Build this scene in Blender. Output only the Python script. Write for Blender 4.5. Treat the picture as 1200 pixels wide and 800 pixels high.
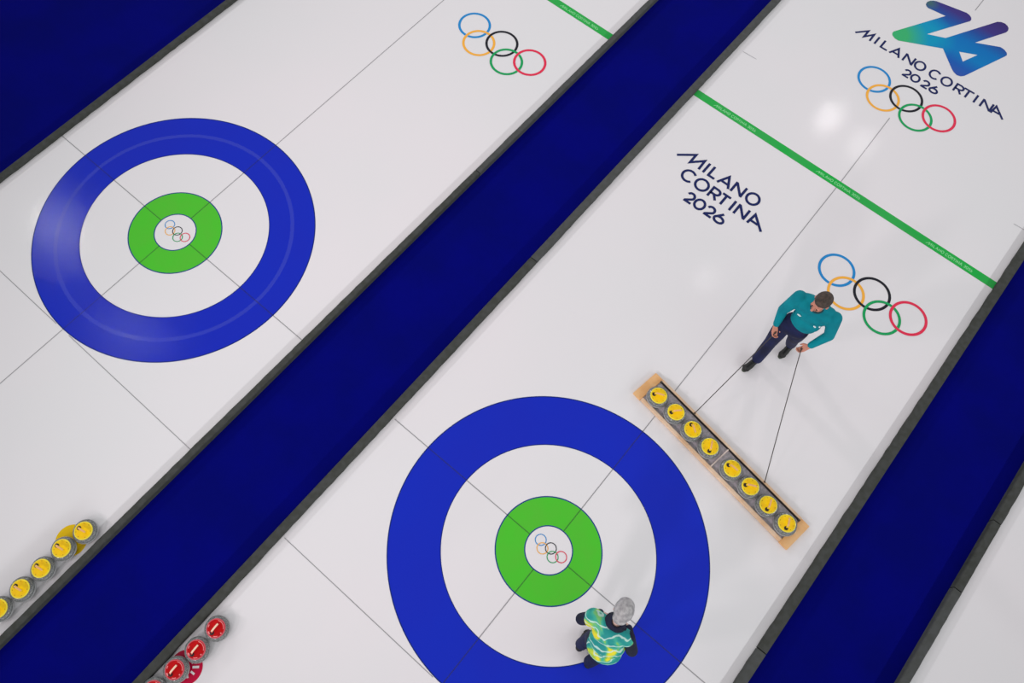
import bpy, bmesh, math, random
from mathutils import Vector, Matrix
from mathutils.geometry import tessellate_polygon
random.seed(4)
for o in list(bpy.data.objects): bpy.data.objects.remove(o)
SC = bpy.context.scene
COL = SC.collection
PI = math.pi

# ------------------------------------------------------------------ camera
cd = bpy.data.cameras.new('camera'); cam = bpy.data.objects.new('camera', cd); COL.objects.link(cam)
R = Matrix(((0.76256268, -0.60298502, 0.23432290), (0.64646881, 0.69684996, -0.31060943), (0.02400493, 0.38834161, 0.92120278)))
M = R.to_4x4(); M.translation = Vector((0.05401553, -1.63867616, 9.39348478))
cam.matrix_world = M
cd.sensor_width = 36; cd.lens = 28.5; cd.shift_x = 0.03263; cd.shift_y = -0.00978; cd.clip_end = 300
SC.camera = cam

# ------------------------------------------------------------------ light
SC.view_settings.view_transform = 'Standard'; SC.view_settings.look = 'None'
SC.view_settings.gamma = 1; SC.view_settings.use_curve_mapping = False
SC.view_settings.exposure = -0.02
w = bpy.data.worlds.new('hall'); SC.world = w; w.use_nodes = True
w.node_tree.nodes['Background'].inputs[0].default_value = (0.97, 0.985, 1.0, 1)
w.node_tree.nodes['Background'].inputs[1].default_value = 0.385

def lamp(name, loc, target, power, sx, sy=None, col=(1, 0.98, 0.97)):
    l = bpy.data.lights.new(name, 'AREA'); l.energy = power; l.color = col
    l.shape = 'RECTANGLE' if sy else 'DISK'; l.size = sx
    if sy: l.size_y = sy
    o = bpy.data.objects.new(name, l); COL.objects.link(o)
    o.location = loc; o.rotation_euler = (Vector(target) - Vector(loc)).to_track_quat('-Z', 'Y').to_euler()
    return o
# floodlight rows high along both long sides of the hall, and a few lamps in the roof
lamp('floodlight_row', (40, 4, 20), (0, 4, 0), 14500, 120, 1.2, col=(0.97, 0.99, 1))
lamp('floodlight_row', (-42, 4, 20), (-2, 4, 0), 6500, 120, 1.5, col=(0.97, 0.99, 1))
# unseen fill spots, added to brighten the middle of the playing area
for sx, sy in ((-14, -19), (-5, -20), (4, -19), (-14, 34), (-4, 40), (-28, 10)):
    l = bpy.data.lights.new('fill_spot', 'SPOT'); l.energy = 4400; l.color = (1, 0.91, 0.94)
    l.spot_size = math.radians(34); l.spot_blend = 1.0; l.shadow_soft_size = 1.2
    o = bpy.data.objects.new('fill_spot', l); COL.objects.link(o); o.location = (sx, sy, 14)
    o.rotation_euler = (Vector((-2.3, 3.9, 0)) - o.location).to_track_quat('-Z', 'Y').to_euler()
CAMP = Vector((0.054, -1.639, 9.393))
H = 13.5
for (gx, gy, pw) in ((-7.46, -0.97, 75), (-5.58, -1.35, 28), (-0.67, 7.36, 26), (-0.1, 7.23, 14), (-0.58, 4.06, 6)):
    k = 1 + H / CAMP.z
    x = CAMP.x + (gx - CAMP.x) * k; y = CAMP.y + (gy - CAMP.y) * k
    lamp('roof_lamp', (x, y, H), (gx * 0.5 - 1, gy * 0.5 + 1, 0), pw, 0.34)

# ------------------------------------------------------------------ materials
def srgb(r, g, b):
    f = lambda c: (c / 255 / 12.92) if c / 255 <= 0.04045 else ((c / 255 + 0.055) / 1.055) ** 2.4
    return (f(r), f(g), f(b), 1)
MATS = {}
def mat(name, col, rough=0.5, metal=0.0, spec=0.5, noise=None, bump=None, coat=0.0, ior=1.45, alpha=1.0, sheen=0.0):
    """noise=(scale, second colour, amount); bump=(scale, strength)"""
    if name in MATS: return MATS[name]
    m = bpy.data.materials.new(name); m.use_nodes = True; nt = m.node_tree
    b = nt.nodes['Principled BSDF']
    b.inputs['Base Color'].default_value = col
    b.inputs['Roughness'].default_value = rough; b.inputs['Metallic'].default_value = metal
    b.inputs['Specular IOR Level'].default_value = spec; b.inputs['IOR'].default_value = ior
    b.inputs['Coat Weight'].default_value = coat; b.inputs['Alpha'].default_value = alpha
    b.inputs['Sheen Weight'].default_value = sheen
    tc = nt.nodes.new('ShaderNodeTexCoord')
    if noise:
        n = nt.nodes.new('ShaderNodeTexNoise'); n.inputs['Scale'].default_value = noise[0]; n.inputs['Detail'].default_value = 4
        r = nt.nodes.new('ShaderNodeValToRGB'); r.color_ramp.elements[0].position = 0.38; r.color_ramp.elements[1].position = 0.62
        r.color_ramp.elements[0].color = col; r.color_ramp.elements[1].color = noise[1]
        mx = nt.nodes.new('ShaderNodeMix'); mx.data_type = 'RGBA'; mx.inputs[0].default_value = noise[2]
        mx.inputs[6].default_value = col
        nt.links.new(tc.outputs['Object'], n.inputs['Vector']); nt.links.new(n.outputs['Fac'], r.inputs[0])
        nt.links.new(r.outputs[0], mx.inputs[7]); nt.links.new(mx.outputs[2], b.inputs['Base Color'])
    if bump:
        n = nt.nodes.new('ShaderNodeTexNoise'); n.inputs['Scale'].default_value = bump[0]; n.inputs['Detail'].default_value = 3
        bp = nt.nodes.new('ShaderNodeBump'); bp.inputs['Strength'].default_value = bump[1]; bp.inputs['Distance'].default_value = 0.01
        nt.links.new(tc.outputs['Object'], n.inputs['Vector']); nt.links.new(n.outputs['Fac'], bp.inputs['Height'])
        nt.links.new(bp.outputs[0], b.inputs['Normal'])
    MATS[name] = m
    return m
ICE_R, ICE_S = 0.08, 0.5
def paint(name, col): return mat(name, col, ICE_R, spec=ICE_S, ior=1.31, bump=(55, 0.035))
m_ice = mat('pebbled_ice', (0.76, 0.755, 0.765, 1), ICE_R, spec=ICE_S, ior=1.31, noise=(0.25, (0.795, 0.762, 0.78, 1), 0.9), bump=(48, 0.05))
m_blue = mat('blue_ice_paint', srgb(18, 42, 186), 0.12, spec=ICE_S, ior=1.31, noise=(0.8, srgb(22, 40, 182), 0.8), bump=(60, 0.11))
m_green = mat('green_ice_paint', srgb(76, 194, 48), ICE_R, spec=ICE_S, ior=1.31, noise=(3, srgb(84, 188, 52), 0.8), bump=(55, 0.035))
m_hog = mat('hog_line_green', srgb(30, 172, 70), ICE_R, spec=ICE_S, ior=1.31, noise=(3, srgb(60, 168, 84), 0.6))
m_hogtext = paint('pale_green_lettering', srgb(135, 225, 150))
m_navyline = paint('navy_outline', srgb(28, 62, 130))
m_blueline = paint('dark_blue_outline', srgb(14, 40, 120))
m_line = mat('thin_line_paint', (0.05, 0.05, 0.06, 1), ICE_R, spec=ICE_S, ior=1.31, alpha=0.42)
m_paleband = mat('faint_pale_band', (0.5, 0.6, 0.95, 1), ICE_R, spec=ICE_S, ior=1.31, alpha=0.045)
m_text = paint('dark_navy_lettering', srgb(30, 40, 92))
m_rb = paint('ring_blue', srgb(38, 138, 205)); m_ry = paint('ring_yellow', srgb(246, 178, 70)); m_rk = paint('ring_black', srgb(36, 36, 44))
m_rg = paint('ring_green', srgb(28, 160, 92)); m_rr = paint('ring_red', srgb(228, 52, 84))
m_carpet = mat('royal_blue_carpet', srgb(4, 7, 115), 0.95, spec=0.04, noise=(1.2, srgb(4, 8, 105), 1.0), bump=(300, 0.5))
m_floor = mat('hall_floor', srgb(6, 8, 90), 0.95, spec=0.1, noise=(3, srgb(6, 9, 100), 1))
m_foam = mat('charcoal_foam', srgb(74, 76, 74), 0.9, spec=0.1, noise=(14, srgb(66, 68, 64), 1.0), bump=(120, 0.4))
m_foam2 = mat('lighter_charcoal_foam', srgb(82, 84, 84), 0.9, spec=0.1, noise=(14, srgb(76, 78, 76), 1.0), bump=(120, 0.4))
m_wood = mat('pale_pine', srgb(222, 184, 146), 0.55, noise=(7, srgb(232, 204, 176), 1.0), bump=(60, 0.2))
m_wood2 = mat('pine_end_grain', srgb(226, 172, 112), 0.55, noise=(7, srgb(234, 188, 134), 1.0), bump=(60, 0.2))
m_mat = mat('grey_felt', srgb(216, 206, 214), 0.9, noise=(30, srgb(184, 180, 182), 0.9))
m_strip = mat('dark_strip', srgb(42, 34, 34), 0.6)
m_granite = mat('speckled_granite', srgb(78, 82, 80), 0.14, spec=0.6, noise=(95, srgb(150, 152, 152), 0.8))
m_band = mat('rough_striking_band', srgb(140, 142, 142), 0.6, noise=(140, srgb(186, 186, 188), 0.8))
m_yel = mat('yellow_plastic', srgb(250, 212, 8), 0.3, noise=(18, srgb(244, 190, 4), 0.7))
m_yel2 = mat('pale_yellow_rim', srgb(246, 228, 60), 0.3)
m_red = mat('red_plastic', srgb(200, 0, 8), 0.45, spec=0.25, noise=(18, srgb(172, 0, 6), 0.7))
m_red2 = mat('pink_red_rim', srgb(214, 80, 92), 0.3)
m_mark = mat('cream_print', srgb(238, 214, 180), 0.4)
m_pink = mat('pink_print', srgb(240, 150, 150), 0.4)
m_ochre = mat('ochre_print', srgb(176, 140, 20), 0.4)
m_dots = mat('dark_print', srgb(70, 56, 10), 0.4)
m_grip_r = mat('cream_grip_strip', srgb(250, 214, 184), 0.35)
m_grip_y = mat('dusty_pink_grip_strip', srgb(232, 176, 120), 0.35)
m_black = mat('black_plastic', srgb(30, 22, 22), 0.4)
m_cord = mat('dark_cord', srgb(58, 52, 50), 0.6)
m_steel = mat('steel', srgb(110, 105, 100), 0.35, metal=0.9)
m_skin = mat('skin', srgb(206, 140, 118), 0.5, noise=(20, srgb(190, 118, 98), 0.5))
m_skin2 = mat('pale_skin', srgb(214, 182, 170), 0.5, noise=(20, srgb(205, 165, 152), 0.5))
m_teal = mat('teal_knit', srgb(0, 138, 150), 0.85, spec=0.25, noise=(5, srgb(0, 122, 136), 0.8), bump=(30, 0.25))
m_tealdark = mat('dark_teal_trim', srgb(10, 70, 80), 0.8)
m_white = mat('white_print', srgb(225, 240, 240), 0.6)
m_navy = mat('navy_cloth', srgb(16, 26, 72), 0.85, noise=(6, srgb(10, 16, 48), 0.9), bump=(18, 0.5))
m_navy2 = mat('dark_navy_cloth', srgb(20, 26, 56), 0.85, noise=(6, srgb(12, 16, 38), 0.9), bump=(18, 0.5))
m_shoe = mat('black_shoe_leather', srgb(18, 20, 20), 0.55, bump=(40, 0.3))
m_sole = mat('grey_green_sole', srgb(70, 78, 66), 0.7)
m_brown = mat('brown_hair', srgb(52, 42, 36), 0.6, noise=(30, srgb(84, 68, 58), 0.7), bump=(70, 0.8))
m_grey = mat('silver_grey_hair', srgb(186, 184, 184), 0.6, noise=(22, srgb(146, 144, 146), 0.9), bump=(50, 0.9))
m_eye = mat('dark_eye', srgb(30, 24, 22), 0.2)
m_lip = mat('lip', srgb(170, 90, 84), 0.5)

def ramp_mat(name, build):
    m = bpy.data.materials.new(name); m.use_nodes = True; build(m.node_tree, m.node_tree.nodes['Principled BSDF']); return m
def vest_nodes(nt, b):
    tc = nt.nodes.new('ShaderNodeTexCoord')
    mp = nt.nodes.new('ShaderNodeMapping'); mp.inputs['Scale'].default_value = (1, 1, 1); mp.inputs['Rotation'].default_value = (0.3, 0.2, 0.5)
    nt.links.new(tc.outputs['Object'], mp.inputs[0])
    n = nt.nodes.new('ShaderNodeTexNoise'); n.inputs['Scale'].default_value = 4.6; n.inputs['Detail'].default_value = 1.5; n.inputs['Distortion'].default_value = 0.9
    nt.links.new(mp.outputs[0], n.inputs['Vector'])
    r = nt.nodes.new('ShaderNodeValToRGB'); e = r.color_ramp.elements
    e[0].position = 0.0; e[0].color = srgb(12, 140, 140); e[1].position = 1.0; e[1].color = srgb(240, 220, 40)
    for p, c in ((0.44, srgb(8, 146, 142)), (0.55, srgb(60, 180, 150)), (0.60, srgb(140, 200, 70)), (0.66, srgb(236, 224, 40))):
        k = e.new(p); k.color = c
    nt.links.new(n.outputs['Fac'], r.inputs[0])
    wv = nt.nodes.new('ShaderNodeTexWave'); wv.bands_direction = 'Z'; wv.inputs['Scale'].default_value = 3.4; wv.inputs['Distortion'].default_value = 11; wv.inputs['Detail'].default_value = 2.5; wv.inputs['Detail Scale'].default_value = 1.4
    mp2 = nt.nodes.new('ShaderNodeMapping'); mp2.inputs['Rotation'].default_value = (0.7, 0.5, 0)
    nt.links.new(tc.outputs['Object'], mp2.inputs[0]); nt.links.new(mp2.outputs[0], wv.inputs['Vector'])
    r2 = nt.nodes.new('ShaderNodeValToRGB'); r2.color_ramp.elements[0].position = 0.86; r2.color_ramp.elements[0].color = (0, 0, 0, 1)
    r2.color_ramp.elements[1].position = 0.97; r2.color_ramp.elements[1].color = (0.85, 0.85, 0.85, 1)
    nt.links.new(wv.outputs['Fac'], r2.inputs[0])
    mx = nt.nodes.new('ShaderNodeMix'); mx.data_type = 'RGBA'; mx.inputs[7].default_value = srgb(200, 232, 220)
    nt.links.new(r2.outputs[0], mx.inputs[0]); nt.links.new(r.outputs[0], mx.inputs[6])
    nt.links.new(mx.outputs[2], b.inputs['Base Color']); b.inputs['Roughness'].default_value = 0.7
m_vest = ramp_mat('patterned_vest', vest_nodes)
def emblem_nodes(nt, b):
    tc = nt.nodes.new('ShaderNodeTexCoord'); sp = nt.nodes.new('ShaderNodeSeparateXYZ'); nt.links.new(tc.outputs['Object'], sp.inputs[0])
    mr = nt.nodes.new('ShaderNodeMapRange'); mr.inputs[1].default_value = -0.7; mr.inputs[2].default_value = 0.7
    nt.links.new(sp.outputs['Y'], mr.inputs[0])
    r = nt.nodes.new('ShaderNodeValToRGB'); e = r.color_ramp.elements
    e[0].position = 0.0; e[0].color = srgb(50, 84, 170); e[1].position = 1.0; e[1].color = srgb(58, 42, 110)
    for p, c in ((0.14, srgb(24, 92, 178)), (0.3, srgb(0, 122, 190)), (0.5, srgb(0, 112, 186)), (0.66, srgb(34, 78, 158)), (0.78, srgb(62, 52, 130))):
        k = e.new(p); k.color = c
    nt.links.new(mr.outputs[0], r.inputs[0])
    prev = r.outputs[0]
    for c0, r0, r1, colr in (((-0.40, -0.32, 0), 0.5, 0.2, srgb(0, 150, 190)), ((-0.74, -0.62, 0), 0.52, 0.2, srgb(58, 178, 112)), ((-0.62, 0.30, 0), 0.16, 0.02, srgb(66, 104, 112))):
        vm = nt.nodes.new('ShaderNodeVectorMath'); vm.operation = 'DISTANCE'; vm.inputs[1].default_value = c0
        nt.links.new(tc.outputs['Object'], vm.inputs[0])
        m2 = nt.nodes.new('ShaderNodeMapRange'); m2.inputs[1].default_value = r0; m2.inputs[2].default_value = r1; nt.links.new(vm.outputs['Value'], m2.inputs[0])
        mx = nt.nodes.new('ShaderNodeMix'); mx.data_type = 'RGBA'; mx.inputs[7].default_value = colr
        nt.links.new(m2.outputs[0], mx.inputs[0]); nt.links.new(prev, mx.inputs[6]); prev = mx.outputs[2]
    nt.links.new(prev, b.inputs['Base Color']); b.inputs['Roughness'].default_value = ICE_R
    b.inputs['IOR'].default_value = 1.31
m_emblem = ramp_mat('emblem_gradient_paint', emblem_nodes)

# ------------------------------------------------------------------ helpers
def link(name, bm, m, parent=None, loc=(0, 0, 0), smooth=False):
    me = bpy.data.meshes.new(name); bm.normal_update(); bm.to_mesh(me); bm.free()
    for k in (m if isinstance(m, (list, tuple)) else [m]): me.materials.append(k)
    if smooth:
        for p in me.polygons: p.use_smooth = True
    o = bpy.data.objects.new(name, me); COL.objects.link(o); o.location = loc
    if parent: o.parent = parent
    return o
def empty(name, loc=(0, 0, 0), rz=0):
    o = bpy.data.objects.new(name, None); COL.objects.link(o); o.location = loc; o.rotation_euler = (0, 0, rz)
    o.empty_display_size = 0.1
    return o
def tag(o, label=None, cat=None, group=None, kind=None):
    if label: o['label'] = label
    if cat: o['category'] = cat
    if group: o['group'] = group
    if kind: o['kind'] = kind
    return o
def box(bm, x0, x1, y0, y1, z0, z1, bev=0.0, mi=0):
    vs = [bm.verts.new((x, y, z)) for z in (z0, z1) for y in (y0, y1) for x in (x0, x1)]
    fs = [bm.faces.new([vs[i] for i in f]) for f in ((0, 2, 3, 1), (4, 5, 7, 6), (0, 1, 5, 4), (1, 3, 7, 5), (3, 2, 6, 7), (2, 0, 4, 6))]
    for f in fs: f.material_index = mi
    if bev:
        es = list({e for f in fs for e in f.edges})
        bmesh.ops.bevel(bm, geom=es, offset=bev, segments=2, affect='EDGES')
def lathe(bm, prof, n=48, cx=0, cy=0, close=True):
    rings = []
    for r, z in prof:
        if r < 1e-6: rings.append([bm.verts.new((cx, cy, z))])
        else: rings.append([bm.verts.new((cx + r * math.cos(2 * PI * i / n), cy + r * math.sin(2 * PI * i / n), z)) for i in range(n)])
    for a, b in zip(rings, rings[1:]):
        for i in range(n):
            j = (i + 1) % n
            if len(a) == 1 and len(b) == 1: continue
            if len(a) == 1: bm.faces.new((a[0], b[j], b[i]))
            elif len(b) == 1: bm.faces.new((a[i], a[j], b[0]))
            else: bm.faces.new((a[i], a[j], b[j], b[i]))
def annulus(bm, r0, r1, z, cx=0, cy=0, n=160, a0=0, a1=2 * PI):
    full = abs(a1 - a0 - 2 * PI) < 1e-6; k = n if full else n + 1
    A = [bm.verts.new((cx + r0 * math.cos(a0 + (a1 - a0) * i / n), cy + r0 * math.sin(a0 + (a1 - a0) * i / n), z)) for i in range(k)] if r0 > 0 else None
    B = [bm.verts.new((cx + r1 * math.cos(a0 + (a1 - a0) * i / n), cy + r1 * math.sin(a0 + (a1 - a0) * i / n), z)) for i in range(k)]
    if A is None: bm.faces.new(B); return
    for i in range(n):
        j = (i + 1) % k
        bm.faces.new((A[i], B[i], B[j], A[j]))
def ribbon(bm, pts, w, z):
    """flat stroke of width w along a 2D polyline with mitred joints"""
    P = [Vector(p) for p in pts]; n = len(P); L = []
    closed = (P[0] - P[-1]).length < 1e-6
    if closed: P = P[:-1]; n -= 1
    for i in range(n):
        a = P[i - 1] if (closed or i > 0) else None; b = P[(i + 1) % n] if (closed or i < n - 1) else None
        d1 = (P[i] - a).normalized() if a is not None else None
        d2 = (b - P[i]).normalized() if b is not None else None
        if d1 is None: d1 = d2
        if d2 is None: d2 = d1
        nn = (Vector((-d1.y, d1.x)) + Vector((-d2.y, d2.x)))
        nn = nn.normalized() if nn.length > 0.05 else Vector((-d1.y, d1.x))
        c = max(0.30, nn.dot(Vector((-d1.y, d1.x))))
        off = nn * (w / 2 / c)
        L.append((bm.verts.new((P[i].x + off.x, P[i].y + off.y, z)), bm.verts.new((P[i].x - off.x, P[i].y - off.y, z))))
    for i in range(n if closed else n - 1):
        a, b = L[i], L[(i + 1) % n]
        bm.faces.new((a[0], a[1], b[1], b[0]))
def tube(bm, pts, r, n=10):
    """swept round tube, r a number or a list"""
    P = [Vector(p) for p in pts]; rr = r if isinstance(r, (list, tuple)) else [r] * len(P)
    rings = []; up = Vector((0, 0, 1))
    for i, p in enumerate(P):
        t = (P[min(i + 1, len(P) - 1)] - P[max(i - 1, 0)]).normalized()
        s = t.cross(up)
        if s.length < 0.05: s = t.cross(Vector((1, 0, 0)))
        s.normalize(); u = s.cross(t)
        rings.append([bm.verts.new(p + (s * math.cos(2 * PI * k / n) + u * math.sin(2 * PI * k / n)) * rr[i]) for k in range(n)])
    for a, b in zip(rings, rings[1:]):
        for k in range(n): bm.faces.new((a[k], b[k], b[(k + 1) % n], a[(k + 1) % n]))
    bm.faces.new(rings[0]); bm.faces.new(rings[-1][::-1])
def ell(bm, c, r, rot=None, n=20):
    q = bmesh.ops.create_uvsphere(bm, u_segments=n, v_segments=max(8, n * 2 // 3), radius=1)['verts']
    mt = Matrix.Translation(Vector(c)) @ (rot.to_4x4() if rot else Matrix()) @ Matrix.Diagonal((r[0], r[1], r[2], 1))
    bmesh.ops.transform(bm, matrix=mt, verts=q)
def caps(bm, a, b, ra, rb, n=16, flat=None):
    """tapered capsule from a to b"""
    a = Vector(a); b = Vector(b); d = b - a; L = max(d.length, 1e-5); q = d.to_track_quat('Z', 'Y')
    vs = []
    prof = []
    for i in range(1, 6): t = PI / 2 * (1 - i / 6) ; prof.append((ra * math.cos(t), -ra * math.sin(t)))
    prof += [(ra, 0), (rb, L)]
    for i in range(1, 6): t = PI / 2 * i / 6; prof.append((rb * math.cos(t), L + rb * math.sin(t)))
    prof = [(0, -ra)] + prof + [(0, L + rb)]
    before = set(bm.verts)
    lathe(bm, prof, n)
    new = [v for v in bm.verts if v not in before]
    mt = Matrix.Translation(a) @ q.to_matrix().to_4x4()
    if flat: mt = Matrix.Translation(a) @ q.to_matrix().to_4x4() @ Matrix.Diagonal((flat[0], flat[1], 1, 1))
    bmesh.ops.transform(bm, matrix=mt, verts=new)
def chain(bm, pts, rs):
    for i in range(len(pts) - 1): caps(bm, pts[i], pts[i + 1], rs[i], rs[i + 1])
def melt(name, bm, m, parent, voxel=0.008, smooth=6, fac=0.6):
    """fuse the overlapping shapes into one continuous skin"""
    bmesh.ops.recalc_face_normals(bm, faces=bm.faces)
    o = link(name, bm, m, parent)
    r = o.modifiers.new('fuse', 'REMESH'); r.mode = 'VOXEL'; r.voxel_size = voxel; r.use_smooth_shade = True
    s = o.modifiers.new('soften', 'SMOOTH'); s.factor = fac; s.iterations = smooth
    dg = bpy.context.evaluated_depsgraph_get()
    me = bpy.data.meshes.new_from_object(o.evaluated_get(dg)); me.name = name
    o.modifiers.clear(); o.data = me
    for p in me.polygons: p.use_smooth = True
    return o

# ------------------------------------------------------------------ setting
bm = bmesh.new(); box(bm, -24, 22, -16, 30, -0.25, -0.10); tag(link('floor', bm, m_floor), kind='structure')
XA, XB = 0.0, -6.262
def ice(x0, x1, y0=-14, y1=28):
    bm = bmesh.new(); box(bm, x0, x1, y0, y1, -0.10, 0.0); return tag(link('ice_sheet', bm, m_ice), kind='structure')
ice(-8.60, -3.86); ice(-2.41, 2.40); ice(3.76, 8.5)
def carpet(x0, x1):
    bm = bmesh.new(); box(bm, x0, x1, -14, 28, -0.10, -0.035); return tag(link('carpet_floor', bm, m_carpet), kind='structure')
carpet(-3.86, -2.41); carpet(2.40, 3.76); carpet(-22, -8.60); carpet(8.5, 12)

# ------------------------------------------------------------------ foam bumpers
def bumper(x0, x1, y0, y1, m, label, jag=0):
    bm = bmesh.new(); n = max(2, int((y1 - y0) / 0.09)); H1 = 0.06
    prof = [(0, -0.10), (0, H1 - 0.012), (0.004, H1 - 0.004), (0.012, H1), (1 - 0.012, H1), (1 - 0.004, H1 - 0.004), (1, H1 - 0.012), (1, -0.10)]
    rows = []
    w = x1 - x0
    for i in range(n + 1):
        y = y0 + (y1 - y0) * i / n; row = []
        ja = random.uniform(-0.004, 0.004)
        for k, (u, z) in enumerate(prof):
            x = x0 + (u if u < 0.5 else w - (1 - u))
            if jag < 0 and k < 2: x += ja
            if jag > 0 and k > 5: x += ja
            row.append(bm.verts.new((x - x0, y - y0, z)))
        rows.append(row)
    for a, b in zip(rows, rows[1:]):
        for k in range(len(prof)):
            j = (k + 1) % len(prof); bm.faces.new((a[k], a[j], b[j], b[k]))
    bm.faces.new(rows[0][::-1]); bm.faces.new(rows[-1])
    bmesh.ops.recalc_face_normals(bm, faces=bm.faces)
    return tag(link('foam_bumper', bm, m, loc=(x0, y0, 0)), label, 'foam bumper', 'charcoal foam bumpers edging the ice')
BUMP = [
    (-8.665, -8.575, -14, 28, m_foam, 'charcoal foam strip along the far left edge of the left sheet', 1),
    (-3.905, -3.825, -14, 3.3, m_foam, 'charcoal foam strip beside the parked yellow stones and left target, up to its seam', -1),
    (-3.905, -3.825, 3.312, 28, m_foam2, 'greyer foam strip meeting the left green line, left edge of the middle carpet', -1),
    (-2.49, -2.385, -14, 2.75, m_foam, 'charcoal foam strip between middle carpet and the parked red stones, below the pale seam', 1),
    (-2.49, -2.385, 2.762, 28, m_foam2, 'greyer foam strip reaching the left end of the right green line, above the pale seam', 1),
    (2.36, 2.475, -14, 0.65, m_foam2, 'short lighter foam strip at the bottom edge right of the lower target', -1),
    (2.36, 2.475, 0.662, 28, m_foam, 'charcoal foam strip right of the wooden tray, reaching the green line', -1),
    (3.71, 3.81, -14, 2.62, m_foam2, 'lighter foam strip at the bottom right between carpet and the bare ice', 1),
    (3.71, 3.81, 2.632, 3.6, m_foam, 'short dark foam piece between two seams beside the bottom right ice', 1),
    (3.71, 3.81, 3.612, 28, m_foam, 'dark foam strip running off the right edge of the picture beside the bare ice', 1)]
for b in BUMP: bumper(*b)

# ------------------------------------------------------------------ targets
def ring_part(name, r0, r1, m, parent, z, label=None, n=200):
    bm = bmesh.new(); annulus(bm, r0, r1, z, n=n); o = link(name, bm, m, parent)
    if label: o['label'] = label
    return o
def emblem_rings(parent, r, sw, dx, dy, z, cx=0, cy=0, n=96):
    R_ = [('blue_ring', -2 * dx, dy / 2, m_rb), ('yellow_ring', -dx, -dy / 2, m_ry), ('black_ring', 0, dy / 2, m_rk), ('green_ring', dx, -dy / 2, m_rg), ('red_ring', 2 * dx, dy / 2, m_rr)]
    zz = {'blue_ring': 0.0, 'yellow_ring': 0.0004, 'black_ring': 0.0008, 'green_ring': 0.0012, 'red_ring': 0.0016}
    out = []
    for nme, x, y, m in R_:
        bm = bmesh.new(); annulus(bm, r - sw, r, z + zz[nme] * 0.5, cx + x, cy + y, n)
        # interlace: lift this ring over the one it should pass above at its lower crossing
        out.append(link(nme, bm, m, parent))
    return out
def house(cx, label, pale_band):
    t = empty('target', (cx, 0, 0)); tag(t, label, 'target rings', 'painted targets on the ice')
    ring_part('blue_outer_ring', 1.2192, 1.8288, m_blue, t, 0.001)
    ring_part('green_inner_ring', 0.272, 0.6096, m_green, t, 0.001)
    ring_part('outline', 1.816, 1.8288, m_blueline, t, 0.0016); ring_part('outline', 1.2192, 1.229, m_blueline, t, 0.0016)
    ring_part('outline', 0.598, 0.6116, m_navyline, t, 0.0016); ring_part('outline', 0.265, 0.278, m_navyline, t, 0.0016)
    if pale_band: ring_part('faint_pale_band', 1.50, 1.55, m_paleband, t, 0.0013)  # faint paler band within the blue ring
    e = empty('ring_emblem', (0.008, 0, 0)); e.parent = t
    emblem_rings(e, 0.067, 0.0095, 0.0735, 0.062, 0.002)
    return t
house(XA, 'blue and green target on the lower ice, lady standing on its edge', False)
house(XB, 'blue and green target at upper left, sheen on its left side', True)

# thin painted lines
def line(name, pts_list, w, label, m=m_line, z=0.0022):
    bm = bmesh.new()
    for a, b in pts_list:
        a = Vector(a); b = Vector(b); d = (b - a); n = Vector((-d.y, d.x)).normalized() * w / 2
        bm.faces.new([bm.verts.new((p.x, p.y, z)) for p in (a - n, b - n, b + n, a + n)])
    return tag(link(name, bm, m), label, 'painted line')
LW = 0.012
rb = 0.272
for cx, side in ((XA, 'lower right'), (XB, 'upper left')):
    line('tee_line', [((cx - 2.36, 0), (cx - rb, 0)), ((cx + rb, 0), (cx + (2.36 if cx == XA else 2.35), 0))], LW, 'thin grey line crossing the %s target from side to side' % side)
    cl = [((cx, -14), (cx, -rb)), ((cx, rb), (cx, 6.39))]
    if cx == XA: cl += [((cx, 6.515), (cx - 0.02, 7.93)), ((cx - 0.02, 10.62), (cx - 0.02, 26))]
    else: cl += [((cx, 6.515), (cx, 7.93)), ((cx, 10.62), (cx, 26))]
    line('centre_line', cl, LW, 'thin grey line running lengthwise through the %s target' % side)
    line('back_line', [((cx - 2.36, -1.835), (cx - 0.12, -1.835)), ((cx + 0.12, -1.835), (cx + 2.35, -1.835))], LW * 0.85, 'thin grey line touching the bottom edge of the %s target' % side)
line('courtesy_line', [((-2.28, 7.545), (-2.05, 7.555))], 0.009, 'short faint line by the left foam, just above the right green line')
line('courtesy_line', [((2.13, 7.49), (2.34, 7.50))], 0.009, 'short faint line by the right foam at the right picture edge')

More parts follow.
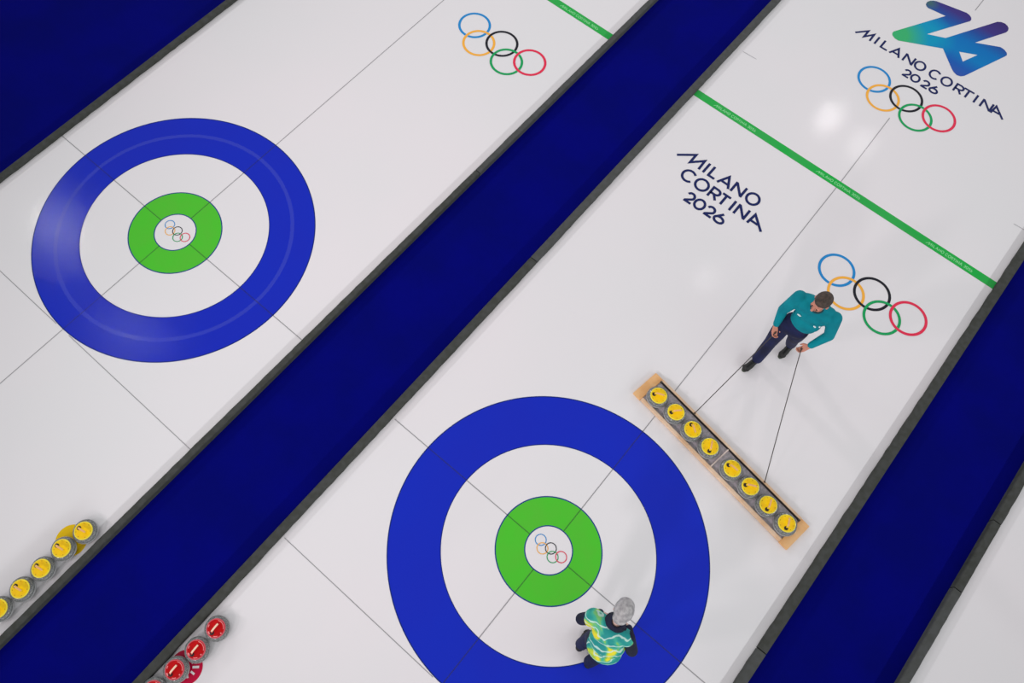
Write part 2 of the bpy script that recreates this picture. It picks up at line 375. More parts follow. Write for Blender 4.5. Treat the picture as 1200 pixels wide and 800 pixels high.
# ------------------------------------------------------------------ lettering
def arc(cx, cy, rx, ry, a0, a1, n=28):
    return [(cx + rx * math.cos(math.radians(a0 + (a1 - a0) * i / n)), cy + ry * math.sin(math.radians(a0 + (a1 - a0) * i / n))) for i in range(n + 1)]
def glyph(ch, w):
    """strokes in units of cap height, glyph width w (centre-line to centre-line)"""
    if ch == 'I': return [[(0, 0), (0, 1)]]
    if ch == 'L': return [[(0, 1), (0, 0.06), (w, 0.06)]]
    if ch == 'A': return [[(0, 0), (w / 2, 0.97), (w, 0)], [(w * 0.2, 0.3), (w * 0.8, 0.3)]]
    if ch == 'a': return [[(0, 0), (w * 0.10, 0.97), (w, 0.0)], [(w * 0.04, 0.34), (w * 0.60, 0.34)]]
    if ch == 'N': return [[(0, 0), (0, 1)], [(0, 0.96), (w, 0.04)], [(w, 0), (w, 1)]]
    if ch == 'M': return [[(-w * 1.35, 0.0), (-w * 0.02, 0.96), (0, 0.10), (w * 0.94, 0.93), (w, 0)]]
    if ch == 'O': return [arc(w / 2, 0.5, w / 2, 0.5, 0, 360, 40)]
    if ch == 'C': return [arc(w / 2, 0.5, w / 2, 0.5, 42, 318, 32)]
    if ch == 'R': return [[(0, 0), (0, 0.94), (w * 0.5, 0.94)] + arc(w * 0.5, 0.68, w * 0.45, 0.26, 80, -90, 14) + [(0, 0.42)], [(w * 0.45, 0.42), (w * 0.95, 0)]]
    if ch == 'T': return [[(0, 0.94), (w, 0.94)], [(w / 2, 0), (w / 2, 0.94)]]
    if ch == '0': return [arc(w / 2, 0.5, w / 2, 0.46, 0, 360, 40)]
    if ch == '2': return [arc(w * 0.48, 0.66, w * 0.44, 0.30, 165, -35, 20) + [(0.06, 0.07)], [(0, 0.06), (w, 0.06)]]
    if ch == '6': return [arc(w / 2, 0.32, w / 2, 0.28, 0, 360, 36), [(w * 0.04, 0.42), (w * 0.62, 1.0)]]
    return []
def text(bm, items, y0, h, sw, z, ox=0.0, sx=1.0):
    for ch, x, wd in items:
        for st in glyph(ch, wd / h):
            ribbon(bm, [(ox + (x + px * h) * sx, y0 + py * h) for px, py in st], sw, z); z += 0.00006
Z2 = 0.002
T2a = [('M', -1.762, 0.155), ('I', -1.535, 0), ('L', -1.452, 0.10), ('A', -1.30, 0.18), ('N', -1.078, 0.152), ('O', -0.862, 0.178)]
T2b = [('C', -1.738, 0.185), ('O', -1.520, 0.185), ('R', -1.278, 0.13), ('T', -1.133, 0.13), ('I', -0.925, 0), ('N', -0.852, 0.150), ('a', -0.632, 0.22)]
T2c = [('2', -1.49, 0.115), ('0', -1.345, 0.14), ('2', -1.165, 0.12), ('6', -1.015, 0.135)]
t = empty('painted_lettering', (0, 0, 0)); tag(t, 'dark navy three-row lettering on the ice just below the green line', 'lettering')
for nme, items, y0, h in (('milano_word', T2a, 5.378, 0.185), ('cortina_word', T2b, 5.105, 0.185), ('year_number', T2c, 4.832, 0.172)):
    bm = bmesh.new(); text(bm, items, y0, h, 0.036, Z2); link(nme, bm, m_text, t)
T1a = [('M', -1.058, 0.105), ('I', -0.872, 0), ('L', -0.770, 0.105), ('A', -0.618, 0.155), ('N', -0.399, 0.142), ('O', -0.218, 0.150)]
T1b = [('C', 0.028, 0.150), ('O', 0.220, 0.150), ('R', 0.440, 0.12), ('T', 0.552, 0.158), ('I', 0.768, 0), ('N', 0.868, 0.148), ('a', 1.042, 0.19)]
T1c = [('2', -0.272, 0.10), ('0', -0.145, 0.12), ('2', 0.030, 0.105), ('6', 0.165, 0.115)]
t = empty('painted_logo', (0, 0, 0)); tag(t, 'blue-green-purple number emblem with navy lettering beneath, upper right corner', 'logo')
for nme, items, y0, h in (('milano_word', T1a, 8.992, 0.166), ('cortina_word', T1b, 8.992, 0.166), ('year_number', T1c, 8.745, 0.148)):
    bm = bmesh.new(); text(bm, items, y0, h, 0.031, Z2); link(nme, bm, m_text, t)
OUT = [(-0.657, 10.22), (-0.664, 10.275), (-0.64, 10.327), (-0.605, 10.362), (-0.561, 10.386), (-0.1, 10.486), (-0.045, 10.476), (0.001, 10.447), (0.022, 10.405), (0.017, 10.362), (-0.005, 10.325), (-0.359, 9.694), (-0.107, 9.815), (0.345, 10.64), (0.39, 10.675), (0.446, 10.688), (0.496, 10.672), (0.533, 10.638), (0.548, 10.588), (0.54, 10.533), (0.272, 10.033), (0.607, 10.214), (0.67, 10.207), (0.727, 10.176), (0.748, 10.135), (0.737, 10.091), (0.444, 9.347), (0.405, 9.302), (0.353, 9.285), (0.29, 9.305), (0.232, 9.35), (-0.042, 9.604), (-0.629, 9.289), (-0.69, 9.292), (-0.747, 9.322), (-0.768, 9.36), (-0.765, 9.403), (-0.313, 10.211), (-0.596, 10.174), (-0.632, 10.19)]
HOLE = [(0.173, 9.713), (0.412, 9.843), (0.301, 9.576)]
C0 = (0, 9.986)
poly = [Vector((x - C0[0], y - C0[1], 0)) for x, y in OUT]; hole = [Vector((x - C0[0], y - C0[1], 0)) for x, y in HOLE]
bm = bmesh.new(); vs = [bm.verts.new((v.x, v.y, Z2)) for v in poly + hole]
for tr in tessellate_polygon([poly, hole]):
    f = bm.faces.new([vs[i] for i in tr])
    f.normal_update()
    if f.normal.z < 0: f.normal_flip()
link('number_emblem', bm, m_emblem, t, loc=(C0[0], C0[1], 0))
# five-ring emblems
for (cx, cy, lab) in ((1.19, 5.17, 'five coloured interlaced rings beside the man in teal'), (-0.008, 8.29, 'five coloured interlaced rings under the lettering in the upper right'), (XB + 1.2, 5.17, 'five coloured interlaced rings at the top, on the left sheet')):
    e = empty('ring_emblem', (cx, cy, 0)); tag(e, lab, 'ring emblem', 'painted ring emblems')
    emblem_rings(e, 0.246, 0.036, 0.265, 0.216, 0.002)
# hog lines with lettering
def word_at(bm, x0, x1, y0, h, sw, z):
    rows = [('M', 1.0, 0.9), ('I', 2.35, 0), ('L', 2.9, 0.6), ('A', 3.8, 0.9), ('N', 5.0, 0.8), ('O', 6.15, 0.9), ('C', 7.9, 0.85), ('O', 9.0, 0.95), ('R', 10.3, 0.6), ('T', 11.1, 0.8), ('I', 12.2, 0), ('N', 12.65, 0.8), ('A', 13.7, 1.0), ('2', 15.5, 0.6), ('0', 16.35, 0.7), ('2', 17.3, 0.6), ('6', 18.1, 0.7)]
    s = (x1 - x0) / 18.8
    for ch, x, wd in rows:
        for st in glyph(ch, wd):
            ribbon(bm, [(x0 + x * s + px * s * 1.0, y0 + py * h) for px, py in st], sw, z)
for cx, spans, lab in ((XA, ((-2.05, -1.36), (-0.345, 0.335), (1.365, 2.035)), 'wide green line across the right sheet, lettered in pale green'), (XB, ((-2.05, -1.36), (-0.345, 0.335), (1.40, 2.10)), 'wide green line at the top edge across the left sheet')):
    bm = bmesh.new(); x1 = 2.362 if cx == XA else 2.36
    vs = [bm.verts.new(p) for p in ((cx - 2.385, 6.39, 0.0015), (cx + x1, 6.39, 0.0015), (cx + x1, 6.515, 0.0015), (cx - 2.385, 6.515, 0.0015))]; bm.faces.new(vs)
    hg = tag(link('hog_line', bm, m_hog), lab, 'painted line')
    for a, b in spans:
        bm = bmesh.new(); word_at(bm, cx + a, cx + b, 6.428, 0.042, 0.009, 0.0024); link('lettering', bm, m_hogtext, hg)
# painted round badges half hidden under the parked stones
def badge(cx, cy, r, m, rays, label, mrays):
    t = empty('painted_badge', (cx, cy, 0)); tag(t, label, 'painted badge')
    bm = bmesh.new(); annulus(bm, 0, r, 0.001, n=64); link('disc', bm, m, t)
    bm = bmesh.new()
    for a, r0, r1, wd in rays:
        a = math.radians(a); ribbon(bm, [(r0 * math.cos(a), r0 * math.sin(a)), (r1 * math.cos(a), r1 * math.sin(a))], wd, 0.0018)
    if rays: link('ray_pattern', bm, mrays, t)
m_badge_r = paint('crimson_ice_paint', srgb(196, 12, 62)); m_badge_y = paint('ochre_ice_paint', srgb(236, 196, 20)); m_badge_w = paint('white_ice_paint', srgb(236, 232, 234))
badge(-2.185, -3.46, 0.178, m_badge_r, [(78, 0.07, 0.135, 0.024), (42, 0.07, 0.14, 0.024), (6, 0.07, 0.12, 0.022), (-32, 0.06, 0.11, 0.022)], 'crimson painted disc with white rays under the parked red stones', m_badge_w)
badge(-4.145, -3.40, 0.178, m_badge_y, [], 'ochre painted disc mostly hidden under the top two parked yellow stones', m_badge_w)

# ------------------------------------------------------------------ curling stones
def make_stone(col):
    yel = col == 'yellow'
    mc, mr, mg = (m_yel, m_yel2, m_grip_y) if yel else (m_red, m_red2, m_grip_r)
    t = empty('curling_stone')
    bm = bmesh.new()
    lathe(bm, [(0, 0.008), (0.055, 0.008), (0.062, 0.001), (0.070, 0.001), (0.090, 0.008), (0.115, 0.016), (0.129, 0.027), (0.1345, 0.040)], 56)
    lathe(bm, [(0.1345, 0.070), (0.131, 0.083), (0.121, 0.096), (0.107, 0.106), (0.094, 0.110), (0, 0.110)], 56)
    bm2 = bmesh.new(); lathe(bm2, [(0.1345, 0.040), (0.1365, 0.045), (0.1365, 0.065), (0.1345, 0.070)], 56)
    b = link('granite_body', bm, m_granite, t, smooth=True); link('striking_band', bm2, m_band, t, smooth=True)
    bm = bmesh.new(); lathe(bm, [(0.1, 0.109), (0.1015, 0.116), (0.098, 0.1215), (0.093, 0.1225), (0.090, 0.120), (0.0, 0.1195)], 56)
    d = link('cap_disc', bm, mc, t, smooth=False)
    bm = bmesh.new(); lathe(bm, [(0.1016, 0.1165), (0.0985, 0.1222), (0.093, 0.1232), (0.0895, 0.1208)], 56); link('cap_rim', bm, mr, d, smooth=True)
    if yel:
        for a in (20, 75, 118, 165, 215, 262, 318):
            bm = bmesh.new(); ribbon(bm, arc(0, 0, 0.079, 0.079, a, a + 9, 4), 0.007, 0.1203); link('printed_mark', bm, m_ochre, d)
    else:
        for r0, a0, a1, wd in ((0.080, -60, 25, 0.006), (0.082, 150, 172, 0.013), (0.082, 100, 118, 0.010), (0.083, 205, 235, 0.008), (0.078, 262, 272, 0.014)):
            bm = bmesh.new(); ribbon(bm, arc(0, 0, r0, r0, a0, a1, 14), wd, 0.1203); link('printed_mark', bm, m_pink, d)
    # gooseneck handle: column near one side, grip running across the centre (local +x)
    h = empty('handle'); h.parent = t
    bm = bmesh.new(); lathe(bm, [(0.023, 0.1195), (0.023, 0.124), (0.016, 0.128), (0, 0.128)], 20, -0.058, 0); link('base_collar', bm, m_black, h, smooth=True)
    bm = bmesh.new(); tube(bm, [(-0.050, 0, 0.122), (-0.050, 0, 0.145), (-0.044, 0, 0.160), (-0.030, 0, 0.168), (-0.008, 0, 0.170), (0.030, 0, 0.168), (0.056, 0, 0.163), (0.062, 0, 0.160)], [0.011, 0.010, 0.011, 0.012, 0.013, 0.013, 0.012, 0.008], 12)
    link('grip', bm, mc, h, smooth=True)
    bm = bmesh.new(); pts = [(-0.050, 0, 0.1660), (-0.034, 0, 0.1808), (-0.008, 0, 0.1850), (0.030, 0, 0.1830), (0.054, 0, 0.1775)]
    rows = []
    for x, y, z in pts: rows.append([bm.verts.new((x, s * 0.0095, z + (0.0008 if s == 0 else -0.001))) for s in (-1, 0, 1)])
    for a, b2 in zip(rows, rows[1:]):
        for k in range(2): bm.faces.new((a[k], b2[k], b2[k + 1], a[k + 1]))
    lo = [[bm.verts.new((v.co.x, v.co.y, v.co.z - 0.004)) for v in r] for r in rows]
    for side in (0, 2):
        for i in range(len(rows) - 1): bm.faces.new((rows[i][side], rows[i + 1][side], lo[i + 1][side], lo[i][side]))
    link('grip_strip', bm, mg, h)
    return t
def children(o): return [c for c in bpy.data.objects if c.parent is o]
def copy_tree(o, parent=None):
    c = o.copy(); COL.objects.link(c)
    if parent: c.parent = parent
    for ch in children(o): copy_tree(ch, c)
    return c
TRZ = 0.028
stones = [
    ('yellow', -0.114, 2.262, TRZ, 24, 'yellow-capped stone at the upper left end of the wooden tray'),
    ('yellow', 0.164, 2.228, TRZ, 46, 'yellow-capped stone second from the upper left end of the wooden tray'),
    ('yellow', 0.438, 2.182, TRZ, -36, 'yellow-capped stone third from the upper left end of the wooden tray'),
    ('yellow', 0.712, 2.143, TRZ, 114, 'yellow-capped stone in the wooden tray, just before its pale divider'),
    ('yellow', 1.058, 2.094, TRZ, -2, 'yellow-capped stone in the wooden tray, just past its pale divider'),
    ('yellow', 1.333, 2.054, TRZ, 26, 'yellow-capped stone third from the lower right end of the wooden tray'),
    ('yellow', 1.6055, 2.011, TRZ, 106, 'yellow-capped stone second from the lower right end of the wooden tray'),
    ('yellow', 1.881, 1.969, TRZ, 112, 'yellow-capped stone at the lower right end of the wooden tray'),
    ('yellow', -4.078, -3.224, 0, 12, 'yellow-capped stone parked on ice, farthest up the row by the foam'),
    ('yellow', -4.110, -3.502, 0, 12, 'yellow-capped stone parked on ice, second down the row, over ochre disc'),
    ('yellow', -4.108, -3.781, 0, 12, 'yellow-capped stone parked on ice, third down the row by the foam'),
    ('yellow', -4.106, -4.060, 0, 12, 'yellow-capped stone parked on ice, fourth down, last one shown whole'),
    ('yellow', -4.120, -4.340, 0, 12, 'yellow-capped stone cut off by the left edge of the picture'),
    ('red', -2.205, -2.972, 0, 94, 'red-capped stone farthest up the row beside the foam strip'),
    ('red', -2.207, -3.252, 0, 94, 'red-capped stone second down the row, above the crimson disc'),
    ('red', -2.230, -3.528, 0, 94, 'red-capped stone third down the row, left of the crimson disc'),
    ('red', -2.248, -3.806, 0, 94, 'red-capped stone mostly cut off by the bottom edge of the picture')]
proto = {}
for c, x, y, z, a, lab in stones:
    if c not in proto: proto[c] = make_stone(c); s = proto[c]
    else: s = copy_tree(proto[c])
    s.location = (x, y, z); s.rotation_euler = (0, 0, math.radians(a))
    tag(s, lab, 'curling stone', 'red curling stones parked in a row' if c == 'red' else ('yellow curling stones in the wooden tray' if z else 'yellow curling stones parked in a row'))

# ------------------------------------------------------------------ wooden tray
TR = math.radians(-8.75)
tray = empty('stone_tray', (0.874, 2.142, 0), TR); tag(tray, 'long pine tray holding eight yellow stones, pulled by two cords', 'tray')
LX, LY = 1.232, 0.196
bm = bmesh.new(); box(bm, -LX + 0.02, LX - 0.02, -LY + 0.01, LY - 0.01, 0.004, 0.020); link('base_board', bm, m_wood, tray)
bm = bmesh.new(); box(bm, -LX + 0.121, LX - 0.121, -LY + 0.04, LY - 0.04, 0.020, 0.027); link('felt_liner', bm, m_mat, tray)
bm = bmesh.new(); box(bm, -LX + 0.121, LX - 0.121, -LY, -LY + 0.038, 0.004, 0.062, 0.004); link('side_rail', bm, m_wood, tray)
bm = bmesh.new(); box(bm, -LX + 0.121, LX - 0.121, LY - 0.036, LY, 0.004, 0.062, 0.004); link('side_rail', bm, m_wood, tray)
bm = bmesh.new(); box(bm, -LX + 0.13, LX - 0.13, LY - 0.0435, LY - 0.0365, 0.027, 0.070, 0.002); o = link('edge_strip', bm, m_strip, tray); o['label'] = 'dark strip along the inner side'  # thin dark strip along the inner face of one rail
for s in (-1, 1):
    bm = bmesh.new(); x0, x1 = sorted((s * LX, s * (LX - 0.120))); box(bm, x0, x1, -LY - 0.004, LY + 0.004, 0.0, 0.040, 0.004)
    link('end_block', bm, m_wood2, tray)
    bm = bmesh.new(); box(bm, s * (LX - 0.13) - 0.012, s * (LX - 0.13) + 0.012, LY - 0.050, LY - 0.034, 0.03, 0.074, 0.002); link('corner_bracket', bm, m_steel, tray)
bm = bmesh.new(); box(bm, 0.0, 0.017, -LY + 0.038, LY - 0.048, 0.027, 0.070, 0.002); o = link('divider', bm, mat('white_wood', srgb(222, 206, 196), 0.5), tray); o['label'] = 'pale painted divider'
eye_local = [(-0.561, LY - 0.03), (0.547, LY - 0.02)]
eyes = []
for ex, ey in eye_local:
    bm = bmesh.new(); tube(bm, [(ex + 0.011 * math.cos(a), ey, 0.083 + 0.011 * math.sin(a)) for a in [2 * PI * k / 14 for k in range(15)]], 0.0035, 8)
    tube(bm, [(ex, ey, 0.05), (ex, ey, 0.072)], 0.004, 8); link('eye_bolt', bm, m_black, tray)
    c, s = math.cos(TR), math.sin(TR); eyes.append(Vector((0.874 + ex * c - ey * s, 2.142 + ex * s + ey * c, 0.083)))

# ------------------------------------------------------------------ people
def hand(bm, wrist, palm, dirn, nrm, curl, side):
    """five-fingered hand: dirn along the hand, nrm = palm normal, fingers curl towards nrm"""
    W = Vector(wrist); d = Vector(dirn).normalized(); n = Vector(nrm).normalized(); s = d.cross(n).normalized() * side
    c = W + d * 0.045
    for k, off in enumerate((-0.026, -0.009, 0.009, 0.026)):
        base = W + d * 0.088 + s * off
        caps(bm, W + d * 0.012 + s * off * 0.6, base, 0.0155, 0.0125)
        L = (0.036, 0.041, 0.039, 0.031)[k]; p = base; a = curl * 0.35
        for j in range(3):
            v = d * math.cos(a) + n * math.sin(a)
            q = p + v * L * (1, 0.72, 0.55)[j]; caps(bm, p, q, 0.0098 - j * 0.0009, 0.0090 - j * 0.0009); p = q; a += curl * 0.75
    p = W + d * 0.030 - s * 0.024; q = p + (d * 0.6 - s * 0.62 + n * 0.35).normalized() * 0.036; caps(bm, p, q, 0.0135, 0.0110)
    r = q + (d * 0.85 - s * 0.05 + n * 0.55).normalized() * 0.030; caps(bm, q, r, 0.0105, 0.0085)
    return c + d * 0.045 + n * 0.022

def head_shape(bm, c, fwd, up, k=1.0):
    f = Vector(fwd).normalized(); u = Vector(up).normalized(); s = f.cross(u).normalized(); u = s.cross(f)
    rot = Matrix((s, f, u)).transposed(); c = Vector(c)
    P = lambda x, y, z: c + (s * x + f * y + u * z) * k
    ell(bm, P(0, -0.012, 0.035), (0.074 * k, 0.094 * k, 0.082 * k), rot)        # skull
    ell(bm, P(0, 0.026, -0.030), (0.060 * k, 0.066 * k, 0.074 * k), rot)        # face
    ell(bm, P(0, 0.062, -0.088), (0.030 * k, 0.026 * k, 0.024 * k), rot)        # chin
    caps(bm, P(0, 0.088, 0.006), P(0, 0.112, -0.034), 0.008 * k, 0.014 * k)      # nose
    caps(bm, P(-0.040, 0.078, 0.020), P(0.040, 0.078, 0.020), 0.009 * k, 0.009 * k)   # brow
    caps(bm, P(-0.020, 0.090, -0.060), P(0.020, 0.090, -0.060), 0.007 * k, 0.007 * k)  # lips
    for q in (-1, 1):
        ell(bm, P(q * 0.077, -0.006, -0.012), (0.010 * k, 0.019 * k, 0.031 * k), rot)  # ears
        ell(bm, P(q * 0.038, 0.066, -0.028), (0.020 * k, 0.020 * k, 0.022 * k), rot)   # cheeks
    return P, rot
def face_bits(P, rot, parent, k=1.0):
    for q in (-1, 1):
        bm = bmesh.new(); ell(bm, P(q * 0.030, 0.086, 0.004), (0.009 * k, 0.007 * k, 0.004 * k), rot, 12); link('eye', bm, m_eye, parent, smooth=True)
    bm = bmesh.new(); ell(bm, P(0, 0.094, -0.060), (0.020 * k, 0.006 * k, 0.006 * k), rot, 12); link('mouth', bm, m_lip, parent, smooth=True)
def shoe(parent, heel, toe, name='shoe'):
    h = Vector(heel); t = Vector(toe); d = (t - h); d.z = 0; L = d.length; d.normalize(); s = Vector((-d.y, d.x, 0))
    bm = bmesh.new()
    ell(bm, h + d * 0.035 + Vector((0, 0, 0.055)), (0.042, 0.045, 0.045)); ell(bm, h + d * 0.03 + Vector((0, 0, 0.095)), (0.040, 0.042, 0.035))
    caps(bm, h + d * 0.05 + Vector((0, 0, 0.055)), t - d * 0.06 + Vector((0, 0, 0.045)), 0.042, 0.040)
    ell(bm, t - d * 0.055 + Vector((0, 0, 0.038)), (0.050, 0.050, 0.032)); caps(bm, h + d * 0.03 + Vector((0, 0, 0.03)), t - d * 0.05 + Vector((0, 0, 0.028)), 0.028, 0.030)
    bmesh.ops.bisect_plane(bm, geom=bm.verts[:] + bm.edges[:] + bm.faces[:], plane_co=(0, 0, h.z + 0.012), plane_no=(0, 0, -1), clear_outer=False)
    for v in bm.verts:
        if v.co.z < h.z + 0.012: v.co.z = h.z + 0.012
    sh = melt(name, bm, m_shoe, parent, 0.008, 3)
    bm = bmesh.new(); pts = []
    for i in range(28):
        a = 2 * PI * i / 28; c = math.cos(a); sn = math.sin(a); c = math.copysign(abs(c) ** 0.7, c); sn = math.copysign(abs(sn) ** 0.8, sn)
        wd = 0.046 if c > 0 else 0.038
        pts.append(h + d * (L / 2 + c * L / 2) + s * sn * wd * (1 - 0.15 * c * c) + Vector((0, 0, 0)))
    lo = [bm.verts.new((p.x, p.y, h.z + 0.0)) for p in pts]; hi = [bm.verts.new((p.x, p.y, h.z + 0.020)) for p in pts]
    for i in range(28): bm.faces.new((lo[i], lo[(i + 1) % 28], hi[(i + 1) % 28], hi[i]))
    bm.faces.new(lo[::-1]); bm.faces.new(hi); link('sole', bm, m_sole if name == 'shoe' else m_sole, sh)
    bm = bmesh.new()
    for k in range(4):
        c0 = h + d * (L * (0.42 + 0.08 * k)) + Vector((0, 0, 0.094 - 0.006 * k)); tube(bm, [c0 - s * 0.022 - Vector((0, 0, 0.006)), c0, c0 + s * 0.022 - Vector((0, 0, 0.006))], 0.003, 6)
    link('laces', bm, mat('grey_laces', srgb(96, 104, 92), 0.7), sh)
    return sh

def V(*a): return Vector(a)
# ---- man in teal, facing -y, standing with his right foot forward, a cord in each hand
man = empty('person', (0.63, 3.62, 0)); tag(man, 'man in teal long-sleeved top and navy trousers holding two cords', 'person')
mp = empty('tmp')  # body parts are built in world space and re-based below
def rebase(o, root):
    o.parent = root; o.matrix_parent_inverse = Matrix.Identity(4); o.location = (-root.location.x, -root.location.y, 0)
sh_r, sh_l = V(0.430, 3.655, 1.445), V(0.855, 3.690, 1.440)
el_r, el_l = V(0.385, 3.605, 1.135), V(0.945, 3.665, 1.140)
wr_r, wr_l = V(0.432, 3.505, 0.945), V(0.862, 3.530, 0.950)
hp_r, hp_l = V(0.500, 3.590, 0.93), V(0.680, 3.625, 0.93)
kn_r, kn_l = V(0.520, 3.535, 0.51), V(0.708, 3.755, 0.50)
an_r, an_l = V(0.535, 3.475, 0.10), V(0.748, 3.915, 0.105)
hc = V(0.628, 3.615, 1.655); fw = V(-0.25, -1, -0.35); upv = V(-0.05, -0.3, 1)
body = bmesh.new(); P, rot = head_shape(body, hc, fw, upv, 1.08)
chain(body, [V(0.635, 3.635, 1.40), V(0.632, 3.625, 1.60)], [0.066, 0.058])
chain(body, [V(0.595, 3.605, 0.95), V(0.62, 3.635, 1.15), V(0.64, 3.68, 1.34)], [0.085, 0.075, 0.10])
for S, E_, W_ in ((sh_r, el_r, wr_r), (sh_l, el_l, wr_l)): chain(body, [V(0.64, 3.645, 1.38), S, E_, W_], [0.07, 0.048, 0.036, 0.024])
for A_, B_, C_ in ((hp_r, kn_r, an_r), (hp_l, kn_l, an_l)): chain(body, [V(0.59, 3.605, 0.98), A_, B_, C_], [0.08, 0.07, 0.048, 0.036])
gr = hand(body, wr_r, None, V(0.20, -0.22, -0.42), V(0.45, -0.5, 0.3), 1.15, 1)
gl = hand(body, wr_l, None, V(-0.22, -0.25, -0.42), V(-0.35, -0.5, 0.35), 1.15, -1)
b_o = melt('body', body, m_skin, None, 0.0055, 3, 0.5)
clothes = [b_o]
sb = bmesh.new()
ell(sb, V(0.642, 3.665, 1.32), (0.195, 0.128, 0.165)); ell(sb, V(0.650, 3.645, 1.18), (0.172, 0.126, 0.14)); ell(sb, V(0.645, 3.640, 1.11), (0.162, 0.116, 0.11)); ell(sb, V(0.635, 3.705, 1.43), (0.215, 0.085, 0.085)); caps(sb, V(0.50, 3.68, 1.47), V(0.61, 3.66, 1.52), 0.055, 0.05); caps(sb, V(0.78, 3.70, 1.47), V(0.66, 3.66, 1.52), 0.055, 0.05)
caps(sb, V(0.52, 3.642, 1.425), V(0.76, 3.655, 1.425), 0.085, 0.085)
chain(sb, [V(0.635, 3.640, 1.42), V(0.633, 3.630, 1.515)], [0.085, 0.064])
for S, E_, W_ in ((sh_r, el_r, wr_r), (sh_l, el_l, wr_l)): chain(sb, [S, S.lerp(E_, 0.5), E_, E_.lerp(W_, 0.92)], [0.079, 0.070, 0.060, 0.041])
shirt = melt('shirt', sb, m_teal, None, 0.009, 5); clothes.append(shirt)
tb = bmesh.new()
ell(tb, V(0.592, 3.612, 0.965), (0.172, 0.122, 0.13)); ell(tb, V(0.605, 3.625, 1.05), (0.160, 0.112, 0.08))
for A_, B_, C_ in ((hp_r, kn_r, an_r), (hp_l, kn_l, an_l)): chain(tb, [A_ + V(0, 0, 0.02), A_.lerp(B_, 0.5), B_, B_.lerp(C_, 0.5), C_ + V(0, 0, 0.01)], [0.100, 0.092, 0.074, 0.072, 0.066])
clothes.append(melt('trousers', tb, m_navy, None, 0.009, 4))
hb = bmesh.new(); ell(hb, P(0, -0.022, 0.046), (0.089, 0.103, 0.086), rot); ell(hb, P(0, 0.020, 0.088), (0.070, 0.066, 0.040), rot); ell(hb, P(0, -0.06, 0.0), (0.074, 0.056, 0.07), rot)
clothes.append(melt('hair', hb, m_brown, None, 0.007, 3))
cb = bmesh.new(); tube(cb, [V(0.633 + 0.066 * math.cos(a), 3.625 + 0.066 * math.sin(a), 1.528 + 0.014 * math.sin(a)) for a in [2 * PI * k / 28 for k in range(29)]], 0.012, 8); clothes.append(link('collar', cb, m_tealdark, None, smooth=True))
# chest prints, sleeve end cuffs
for c0, w_, h_ in ((V(0.748, 3.527, 1.335), 0.034, 0.008), (V(0.790, 3.552, 1.345), 0.018, 0.014), (V(0.545, 3.528, 1.345), 0.050, 0.006)):
    bmx = bmesh.new(); ell(bmx, c0, (w_ / 2, 0.010, h_), None, 12); clothes.append(link('chest_print', bmx, m_white, None, smooth=True))
for W_, E_ in ((wr_r, el_r), (wr_l, el_l)):
    bmx = bmesh.new(); d = (W_ - E_).normalized(); tube(bmx, [W_ - d * 0.035, W_ - d * 0.010], [0.040, 0.036], 18); clothes.append(link('cuff', bmx, m_tealdark, None, smooth=True))
bmx = bmesh.new(); ell(bmx, V(0.490, 3.497, 0.86), (0.012, 0.012, 0.014), None, 12); clothes.append(link('trouser_print', bmx, m_white, None, smooth=True))
n0 = set(bpy.data.objects)
face_bits(P, rot, None, 1.08)
shoe(None, (0.552, 3.535, 0.0), (0.490, 3.262, 0.0)); shoe(None, (0.770, 3.985, 0.0), (0.742, 3.710, 0.0))
clothes += [o for o in bpy.data.objects if o not in n0 and o.parent is None]
for o in clothes: rebase(o, man)

# ---- lady, back to us, facing +y, leaning forward
lady = empty('person', (0.97, -0.45, 0.0024)); tag(lady, 'grey-haired person in green patterned vest standing on the target', 'person')
hc2 = V(0.868, -0.262, 1.575); fw2 = V(-0.2, 1, -0.55); up2 = V(-0.1, 0.5, 1)
sl, sr = V(0.735, -0.425, 1.350), V(1.065, -0.375, 1.345)
el2l, el2r = V(0.655, -0.492, 1.085), V(1.195, -0.405, 1.080)
w2l, w2r = V(0.775, -0.300, 0.985), V(1.055, -0.235, 0.985)
h2l, h2r = V(0.915, -0.570, 0.87), V(1.075, -0.545, 0.87)
k2l, k2r = V(0.885, -0.480, 0.48), V(1.075, -0.520, 0.48)
a2l, a2r = V(0.880, -0.560, 0.09), V(1.052, -0.640, 0.09)
body = bmesh.new(); P2, rot2 = head_shape(body, hc2, fw2, up2, 1.0)
chain(body, [V(0.905, -0.395, 1.36), V(0.878, -0.305, 1.50)], [0.058, 0.052])
chain(body, [V(0.99, -0.54, 0.92), V(0.96, -0.49, 1.12), V(0.91, -0.41, 1.32)], [0.10, 0.10, 0.10])
for S, E_, W_ in ((sl, el2l, w2l), (sr, el2r, w2r)): chain(body, [V(0.91, -0.42, 1.31), S, E_, W_], [0.06, 0.042, 0.034, 0.022])
for A_, B_, C_ in ((h2l, k2l, a2l), (h2r, k2r, a2r)): chain(body, [V(0.99, -0.55, 0.93), A_, B_, C_], [0.08, 0.065, 0.045, 0.034])
hand(body, w2l, None, V(0.85, 0.30, -0.1), V(0.1, -0.9, -0.1), 0.7, 1)
hand(body, w2r, None, V(-0.85, 0.15, -0.1), V(0.1, -0.9, -0.1), 0.7, -1)
cl = [melt('body', body, m_skin2, None, 0.0055, 3, 0.5)]
jb = bmesh.new()
ell(jb, V(0.925, -0.440, 1.27), (0.155, 0.115, 0.145)); ell(jb, V(0.985, -0.530, 1.02), (0.150, 0.115, 0.16))
caps(jb, V(0.80, -0.415, 1.345), V(1.00, -0.385, 1.345), 0.070, 0.070)
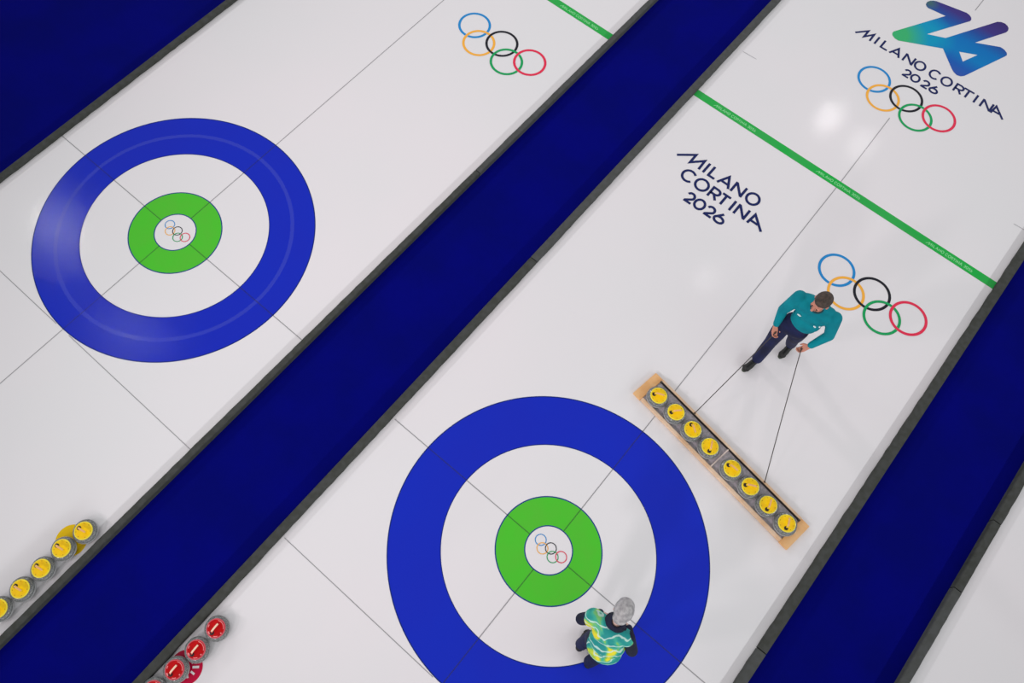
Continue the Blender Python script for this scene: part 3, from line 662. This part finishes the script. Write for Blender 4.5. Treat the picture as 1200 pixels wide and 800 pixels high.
for S, E_, W_ in ((sl, el2l, w2l), (sr, el2r, w2r)): chain(jb, [S, S.lerp(E_, 0.5), E_, E_.lerp(W_, 0.92)], [0.068, 0.064, 0.060, 0.040])
cl.append(melt('jacket', jb, m_navy2, None, 0.009, 4))
vb = bmesh.new(); vrot = Matrix.Rotation(math.radians(9), 3, 'Z')
ell(vb, V(0.922, -0.452, 1.28), (0.178, 0.132, 0.150), vrot); ell(vb, V(0.960, -0.500, 1.14), (0.182, 0.150, 0.17), vrot); ell(vb, V(0.990, -0.545, 0.99), (0.180, 0.150, 0.15), vrot)
caps(vb, V(0.715, -0.440, 1.335), V(1.052, -0.392, 1.335), 0.088, 0.084); ell(vb, V(0.712, -0.450, 1.28), (0.070, 0.085, 0.085))
cl.append(melt('vest', vb, m_vest, None, 0.009, 4))
cb = bmesh.new()
for k in range(5):
    tube(cb, [V(0.890 + (0.088 - 0.007 * k) * math.cos(a), -0.362 + (0.075 - 0.006 * k) * math.sin(a), 1.418 + 0.018 * k + 0.022 * math.sin(a)) for a in [2 * PI * j / 32 for j in range(33)]], 0.016, 8)
cl.append(link('collar', cb, m_navy2, None, smooth=True))
tb = bmesh.new(); ell(tb, V(0.995, -0.555, 0.90), (0.150, 0.115, 0.12), vrot)
for A_, B_, C_ in ((h2l, k2l, a2l), (h2r, k2r, a2r)): chain(tb, [A_, A_.lerp(B_, 0.5), B_, B_.lerp(C_, 0.5), C_ + V(0, 0, 0.01)], [0.092, 0.085, 0.072, 0.070, 0.066])
cl.append(melt('trousers', tb, m_navy, None, 0.009, 4))
hb = bmesh.new(); ell(hb, P2(0, -0.016, 0.045), (0.094, 0.116, 0.098), rot2); ell(hb, P2(0, 0.03, 0.070), (0.080, 0.076, 0.055), rot2); ell(hb, P2(0, -0.072, -0.015), (0.070, 0.052, 0.075), rot2)
cl.append(melt('hair', hb, m_grey, None, 0.007, 3))
n0 = set(bpy.data.objects)
face_bits(P2, rot2, None, 1.0)
shoe(None, (0.890, -0.630, 0.0), (0.868, -0.375, 0.0)); shoe(None, (1.060, -0.705, 0.0), (1.055, -0.450, 0.0))
cl += [o for o in bpy.data.objects if o not in n0 and o.parent is None]
for o in cl: rebase(o, lady)
bpy.data.objects.remove(mp)

# ---- cords from the tray to the man's hands
for e, g, lab in ((eyes[0], gr, 'thin dark cord from tray to the man\'s hand nearer the thin centre line'), (eyes[1], gl, 'thin dark cord from tray to the man\'s hand nearer the coloured rings')):
    d = (g - e).normalized(); bm = bmesh.new()
    p0 = e + d * 0.008; tube(bm, [p0 + (g - p0) * (k / 8) - V(0, 0, 0.012 * math.sin(PI * k / 8)) for k in range(9)] + [g + d * 0.02], 0.0052, 8)
    ell(bm, g, (0.012, 0.012, 0.012), None, 10)
    tag(link('pull_cord', bm, m_cord, None, smooth=True), lab, 'cord', 'cords tied to the tray')
